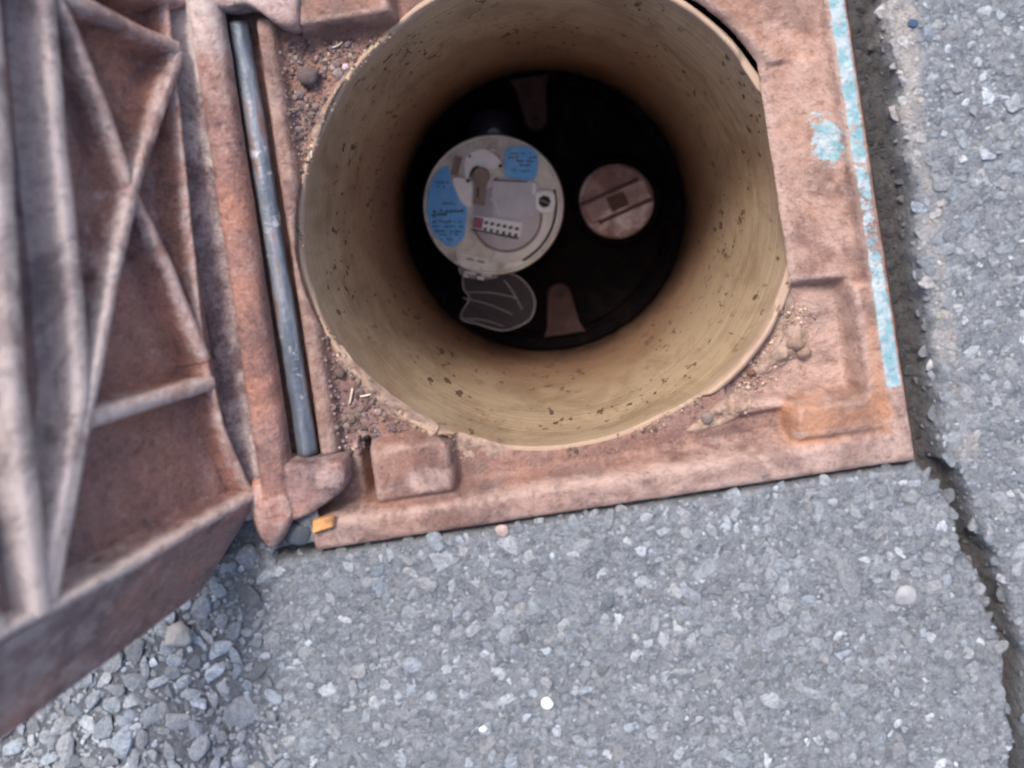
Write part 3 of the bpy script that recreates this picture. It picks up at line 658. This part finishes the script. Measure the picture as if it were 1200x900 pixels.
def rib(pts, top, foot, h=12.5, w0=0., r=0., dst=0., name='rib', step=1.6, ws=.3):
    p = resample(pts, step); tn = np.gradient(p, axis=0); tn /= np.linalg.norm(tn, axis=1)[:, None]; nr = np.c_[-tn[:, 1], tn[:, 0]]
    sgn = np.array([-1, -.82, -.66, -.56, -.47, -.36, -.18, 0, .18, .36, .47, .56, .66, .82, 1.])
    hh = np.array([-1.12, -.97, -.80, -.5, -.19, -.045, 0, .0, 0, -.045, -.19, -.5, -.80, -.97, -1.12])*h
    f = (foot/2)*np.abs(sgn); off = np.where(np.abs(sgn) <= .5, sgn/.5*top/2, np.sign(sgn)*(top/2+(np.abs(sgn)-.5)/.5*(foot-top)/2))
    l = np.arange(len(p))*step; wob = 1+.14*vnoise(l, l*0, 17, len(pts)+int(abs(pts[0][0])))
    U_ = p[:, :1]+nr[:, :1]*off[None]*wob[:, None]; V_ = p[:, 1:]+nr[:, 1:]*off[None]*wob[:, None]
    W_ = w0+hh[None]+(ws*2*fbm(U_, V_, 12, 3, 7))
    u, v, w_ = U_.ravel(), V_.ravel(), W_.ravel()
    A = lid_attr(u, v, w_, r, dst); A['dust'] = A['dust']+np.tile(.42*(hh > -.25*h)-.08, len(p))
    return obj(name, np_mesh(name, LP(u, v, w_), grid_faces(len(p), 15), True, A), M['lid'], lid)
rib([(100, 80), (55, 82.5), (14, 86.5), (-27, 90), (-88, 92.5)], 7.5, 14, dst=.6, w0=.5)
rib([(100, 60.5), (83, 61.2), (44, 64.4), (-7, 67.1), (-36, 70), (-56, 77.5), (-74, 86), (-86, 91)], 6, 12, dst=.45)
rib([(73.5, 9), (31, 36.5), (-4, 53.4), (-33, 66), (-74, 84), (-86, 89)], 5, 11.5, dst=.1)
rib([(95, 64), (79, 54.5), (53, 46.5), (24, 39.6), (-4, 28.4), (-36, 18.5)], 4.2, 10.5, w0=-.5, r=.1)
rib([(100, 68), (86, 53), (80, 32.3), (75, 10)], 6, 13, r=.1)
rib([(96, 11.5), (58, 13.8), (15, 16.4), (-29.5, 19.5), (-61, 15.5), (-81, 8.8), (-89, 5)], 2.4, 7, 11, -1.0, r=.15)
rib([(-42.5, 72), (-43.5, 45), (-44.5, 17)], 6, 12, w0=-.6, r=.05, dst=.15)
rib([(-88.5, 2), (-89, 60), (-87.6, 100), (-88, 206)], 4, 11, dst=.1, name='edge_lip')
rib([(93, 2), (93, 100), (93, 206)], 5, 14, name='edge_lip')
rib([(-90, 203), (95, 203)], 6, 15, name='edge_lip')
rib([(96, 150), (-88, 152)], 6, 15); rib([(96, 96), (4, 148), (-86, 200)], 6, 15); rib([(-86, 104), (4, 150), (94, 198)], 6, 15)
# sloping outer sides of the lid
def skirt(name, uf, vs, n=5, step=2.5, r=-.05, dst=-.05):
    nv = int((vs[1]-vs[0])/step); v = np.linspace(*vs, nv)[:, None]; t = np.linspace(0, 1, n*5)[None]
    U_, V_, W_ = uf(v, t); U_ = U_+.4*fbm(v*1.0, t*30, 11, 3, 8); W_ = W_+.7*fbm(v*1.0, t*30+50, 9, 3, 9)
    u, vv, w_ = (U_+0*v).ravel(), (V_+0*t).ravel(), (W_+0*v).ravel()
    A = lid_attr(u, vv, w_, r, dst); A['rust'] = A['rust']+.45*1.6*sstep(62, 92, vv)*sstep(-12, -21, w_); A['dust'] = A['dust']*.62
    return obj(name, np_mesh(name, LP(u, vv, w_), grid_faces(nv, n*5), True, A), M['lid'], lid)
bs = lambda v: 12*(1-0*v)
skirt('sloping_side', lambda v, t: (-90.0-(31+.045*v)*t**1.0, v+t*10*(1-v/207), -1.5-24.5*t), (1.5, 206))
skirt('sloping_side', lambda v, t: (94.5+28*t, v+t*10*(1-v/207), -1.5-24.5*t), (1.5, 206))
def strip(name, rows, m=60, r=0., dst=0.):
    a, b = [np.array(x, float) for x in rows]; t = np.linspace(0, 1, m)[:, None]; k = np.linspace(0, 1, 8)[None, :, None]
    A_ = a[0]+(a[1]-a[0])*t; B_ = b[0]+(b[1]-b[0])*t; G = A_[:, None]*(1-k)+B_[:, None]*k; G = G.reshape(-1, 3)
    return obj(name, np_mesh(name, LP(*G.T), grid_faces(m, 8), True, lid_attr(*G.T, r, dst)), M['lid'], lid)
strip('far_edge', (((-90, 206, -1.5), (94.5, 206, -1.5)), ((-131, 207, -26), (123, 207, -26))))
strip('cover_plate', (((-121.5, 11.5, -26), (122.5, 11.5, -26)), ((-131, 207, -26), (123, 207, -26))))
strip('hinge_side_face', (((-90, 1.5, -1.5), (94.5, 1.5, -1.5)), ((-121.5, 11.5, -26), (122.5, 11.5, -26))))
# rounded flange along the hinge (X, z) profile, with two arms reaching over the rod
yy = np.linspace(-99, 95, 130); prof = np.array([(-127, 3), (-124, 3.2), (-121, 2.6), (-118.5, 2.2), (-116.6, 3.2), (-115.2, 6.6), (-113.6, 7.2), (-110, 6.4), (-107.2, 4.9), (-105.8, 1.6), (-105.6, -2.5), (-106.5, -6), (-110, -9)])
pn = np.zeros((len(yy), len(prof), 3)); pn[..., 0] = prof[None, :, 0]-LX+.4*fbm(yy[:, None], np.arange(len(prof))[None]*4., 12, 3, 4); pn[..., 1] = yy[:, None]; pn[..., 2] = prof[None, :, 1]+.7*fbm(yy[:, None], np.arange(len(prof))[None]*5., 14, 4, 5)
pn[..., 2] -= 3*np.exp(-(yy+99)/3)[:, None]; pn[..., 0] += .8*((yy-90)/190)[:, None]*-1*0
yv = np.repeat(yy, len(prof))
obj('hinge_flange', np_mesh('hinge_flange', pn.reshape(-1, 3), grid_faces(len(yy), len(prof)), True, dict(rust=(.62+.5*fbm(yv, yv*0, 22, 3, 5))*np.tile(np.arange(len(prof)) > 4, len(yy)), dust=.3*np.tile(np.arange(len(prof)) < 5, len(yy))+.16+.3*fbm(yv, yv*0, 15, 3, 7)+.45*sstep(60, 90, yv), paint=np.zeros(len(yv)))), M['lid'], lid)
def blobplate(name, outline, z0, z1, r, dst, parent, mat='lid', n=64, dome=1.6, off=(-LX, 0)):
    p = ccw(smooth_loop(ccw(np.array(outline, float)), n)); c = p.mean(0)
    rows = [(1.02, z0), (1.0, z1-dome*1.9), (.95, z1-dome*1.0), (.86, z1-dome*.45), (.72, z1-dome*.1), (.5, z1+.2), (.2, z1+.4), (.01, z1+.4)]
    V = np.stack([np.c_[c+(p-c)*k, np.full(n, z)] for k, z in rows], 1).reshape(-1, 3)
    V[:, 2] += 1.6*fbm(V[:, 0], V[:, 1], 8, 4, 14)*(V[:, 2] > z0+1); V[:, 0] += off[0]
    m = len(V); return obj(name, np_mesh(name, V, grid_faces(n, len(rows), True), True, dict(rust=np.full(m, r), dust=np.full(m, dst), paint=np.zeros(m))), M[mat], parent)
blobplate('hinge_arm', [(-113, -78), (-108, -79), (-102, -80), (-96, -81), (-90, -81.6), (-87, -82), (-86, -84), (-86, -88), (-87, -92), (-90, -94.5), (-96, -97.5), (-102, -100), (-108, -101), (-113, -99), (-114, -88)], -9, 3.6, .4, .25, lid)
blobplate('hinge_arm', [(-113, 100), (-112, 92), (-104, 88.5), (-96.5, 88.5), (-92, 86), (-86, 80), (-80.5, 78.5), (-78, 83), (-77, 95), (-82, 103), (-98, 105)], -9, 3.5, .3, .5, lid)
cb_ = blobplate('corner_boss', [(-120, -84), (-112, -84), (-107, -90), (-106, -97), (-108.5, -102), (-112, -107), (-116.5, -109.5), (-120, -104), (-122, -94)], -6, 6.2, .85, .38, lid, dome=2.4)
cb_['label'] = 'rounded corner of the lid worn to a pale orange crust'

# ------------------------------------------------------------------ dirt, clods and bits lying in the frame
def grains(name, label, cat, pts, rad, cols, mat='grain', flat=.7, sub=1):
    m = len(pts); bv, bf = ICO[sub]; P = bv[None]*rng.uniform(.6, 1.3, (m, 1, 3))*np.asarray(rad)[:, None, None]; P[..., 2] *= flat
    th = rng.uniform(0, 6.28, m); x = P[..., 0]*np.cos(th)[:, None]-P[..., 1]*np.sin(th)[:, None]; y = P[..., 0]*np.sin(th)[:, None]+P[..., 1]*np.cos(th)[:, None]
    V = np.stack([x, y, P[..., 2]], -1)+np.asarray(pts)[:, None]; V = V.reshape(-1, 3); F = (bf[None]+np.arange(m)[:, None, None]*len(bv)).reshape(-1, 3)
    return tag(obj(name, np_mesh(name, V, F, False, dict(col=np.repeat(cols, len(bv), 0))), M[mat]), label, cat, kind='stuff')
def soil_cols(m, base, sd=.3):
    k = np.exp(rng.normal(0, sd, (m, 1))); return np.clip(np.array(base)*k*(1+rng.normal(0, .05, (m, 3))), .02, .8)
# loose dirt bed on the left floor
m = 9000; px = rng.uniform(-90, -30, m); py = rng.uniform(-84, 76, m)
rr = np.hypot(px-TC[0], py-TC[1]); ok = (rr > tube_r(np.arctan2(py-TC[1], px-TC[0]))+2.2) & (px < -52+0*px) & ~((px > -80) & (py < -78)) & ~((px > -80) & (py > 74))
den = np.where(py > 0, .9*sstep(8, 35, py), sstep(-20, -45, py)); ok &= rng.random(m) < den*(.35+1.2*(vnoise(px, py, 7, 3)+.5))
px, py = px[ok], py[ok]; rad = np.clip(np.exp(rng.normal(-.55, .45, len(px))), .25, 2.0)
grains('loose_dirt', 'dark crumbly dirt scattered on the left side of the frame between hinge and tube', 'dirt', np.c_[px, py, fz(px, py)+rad*.3], rad, soil_cols(len(px), (.17, .125, .12), .45))
# pale crust and crumbs along the left half of the tube's rim
m = 1000; ta = np.radians(rng.uniform(118, 302, m)); tr = tube_r(ta)+np.clip(rng.normal(1.6, 1.5, m), -.4, 6); px = TC[0]+tr*np.cos(ta); py = TC[1]+tr*np.sin(ta)
ok = ~((py < -84) & (px < -45)) & ~((px > -82) & (py > 74)) & (py > -96) & (rng.random(m) < 2.2*np.clip(vnoise(px, py, 12, 8)+.1, 0, 1)); px, py, tr, ta = px[ok], py[ok], tr[ok], ta[ok]
rad = np.clip(np.exp(rng.normal(-.95, .5, len(px))), .15, 1.5); cc = np.where(rng.random((len(px), 1)) < .45, soil_cols(len(px), (.14, .095, .075), .3), soil_cols(len(px), (.32, .235, .18), .3))
grains('rim_crumbs', 'pale and brown crumbs crusted along the left rim of the cream tube', 'dirt', np.c_[px, py, np.where(tr < tube_r(ta)+3.4, -11.7, -12.2)+rad*.2], rad, cc)
# soil spilled on the lower right floor
def mound(name, label, pts, h, col, seed):
    p = ccw(smooth_loop(ccw(np.array(pts, float)), 60)); c = p.mean(0); ks = np.linspace(1, .02, 14)
    V = np.stack([np.c_[c+(p-c)*k, np.full(60, 0.)] for k in ks], 1).reshape(-1, 3); k = np.tile(ks, 60)
    V[:, 2] = fz(V[:, 0], V[:, 1])-.6+h*(1-k**2.2)*(1+1.3*fbm(V[:, 0], V[:, 1], 6, 4, seed))+1.0*fbm(V[:, 0], V[:, 1], 2.6, 3, seed+5)
    return tag(obj(name, np_mesh(name, V, grid_faces(60, 14, True)), M['clay']), label, 'soil', kind='stuff')
mound('spilled_soil', 'light crumbly soil filling the corner between tube and right pad', [(90.5, -42), (93, -52), (96, -66), (93, -73), (84, -77), (72, -81), (68.5, -78.5), (77, -69), (86, -57)], 3.2, None, 3)
mound('spilled_soil', 'light soil heaped on the tube rim left of the lower right pad', [(66, -80), (70, -84), (64, -92), (56, -95), (46, -96), (42, -94), (52, -88)], 2.8, None, 6)
mound('spilled_soil', 'thin pale soil on the lower ledge beside the left corner pad', [(-47, -82), (-38, -85), (-28, -90), (-30, -94), (-44, -93)], 1.2, None, 8)
mound('spilled_soil', 'caked grey-brown soil along the left rim of the tube below the hinge rod middle', [(-88, -44), (-84, -54), (-76, -66), (-66, -75), (-56, -80), (-52, -78), (-62, -69), (-71, -60), (-79, -50), (-84, -42)], 2.2, None, 11)
mound('spilled_soil', 'caked soil along the upper left rim of the tube below the upper pad', [(-88, 30), (-84, 40), (-76, 52), (-66, 64), (-60, 68), (-68, 57), (-76, 46), (-83, 34)], 2.0, None, 12)
m = 500; t_ = rng.random(m); px = 66+t_*28+rng.normal(0, 3, m); py = -82+t_*30+rng.normal(0, 3.5, m)-3; ok = np.hypot(px-TC[0], py-TC[1]) > TR+.8; ok &= px < 100
px, py = px[ok], py[ok]; rad = np.clip(np.exp(rng.normal(-1.0, .45, len(px))), .18, 1.1)
grains('soil_crumbs', 'pale soil crumbs around the spilled soil at the lower right', 'soil', np.c_[px, py, fz(px, py)+rad*.3+.8], rad, soil_cols(len(px), (.36, .25, .195), .35))
def clod(label, x, y, r, seed, col=(.26, .17, .13), z=None):
    o = pebble('soil_clod', label, x, y, r, float(fz(np.array([x]), np.array([y]))[0])+r*.6+1.0 if z is None else z, col, .75, 3, 'clod', seed=seed)
clod('brown soil clod at the edge of the pale soil, the lowest of two touching', 92, -71.5, 2.6, 21); clod('brown soil clod just above another on the pale soil', 89, -68, 3.0, 22)
clod('dark clod on the tube rim above the left spilled soil', 71, -76.5, 1.7, 23, (.15, .07, .05)); clod('grey-brown clod in the soil heap near the lower rim', 50.5, -90, 2.2, 24, (.20, .16, .14))
clod('dark clod in the loose dirt at the upper left', -80, 62, 4.0, 25, (.12, .09, .09)); clod('dark clod on the left ledge halfway down beside the tube', -85.5, -52, 2.2, 26, (.12, .08, .07))
chip = tag(obj('orange_chip', np_mesh('orange_chip', *prism([(-100.9, -106.6), (-97, -106.2), (-93.0, -105.4), (-92.5, -101.8), (-96, -101.6), (-100.2, -102.3)], -.5, 2.6, .7), False), M['orange_chip']), 'small bright orange rectangular chip on the frame corner beside the lid hinge', 'chip')
k = 0
for (x, y, a, l, lb) in ((-68, 72, 20, 2.2, 'pale straw bit at the top of the loose dirt near the upper pad'), (-84, 33, 80, 2.6, 'pale straw bit in the dark dirt at the upper left'), (-76, -62, 10, 3.5, 'longest straw lying across the dirt at the lower left'), (-83, -62, 70, 3, 'short straw in the dirt nearest the hinge rod at the lower left')):
    t = np.linspace(-1, 1, 8); zz_ = float(fz(np.array([x]), np.array([y]))[0])+1.0 if x > -95 else -3.2
    V, F = tube(np.c_[x+t*l*math.cos(R(a)), y+t*l*math.sin(R(a))+.4*t*t, zz_+.25*np.cos(t*2)], .42 if x > -95 else .7, 6)
    tag(obj('straw_bit', np_mesh('straw_bit', V, F), M['straw']), lb, 'straw')
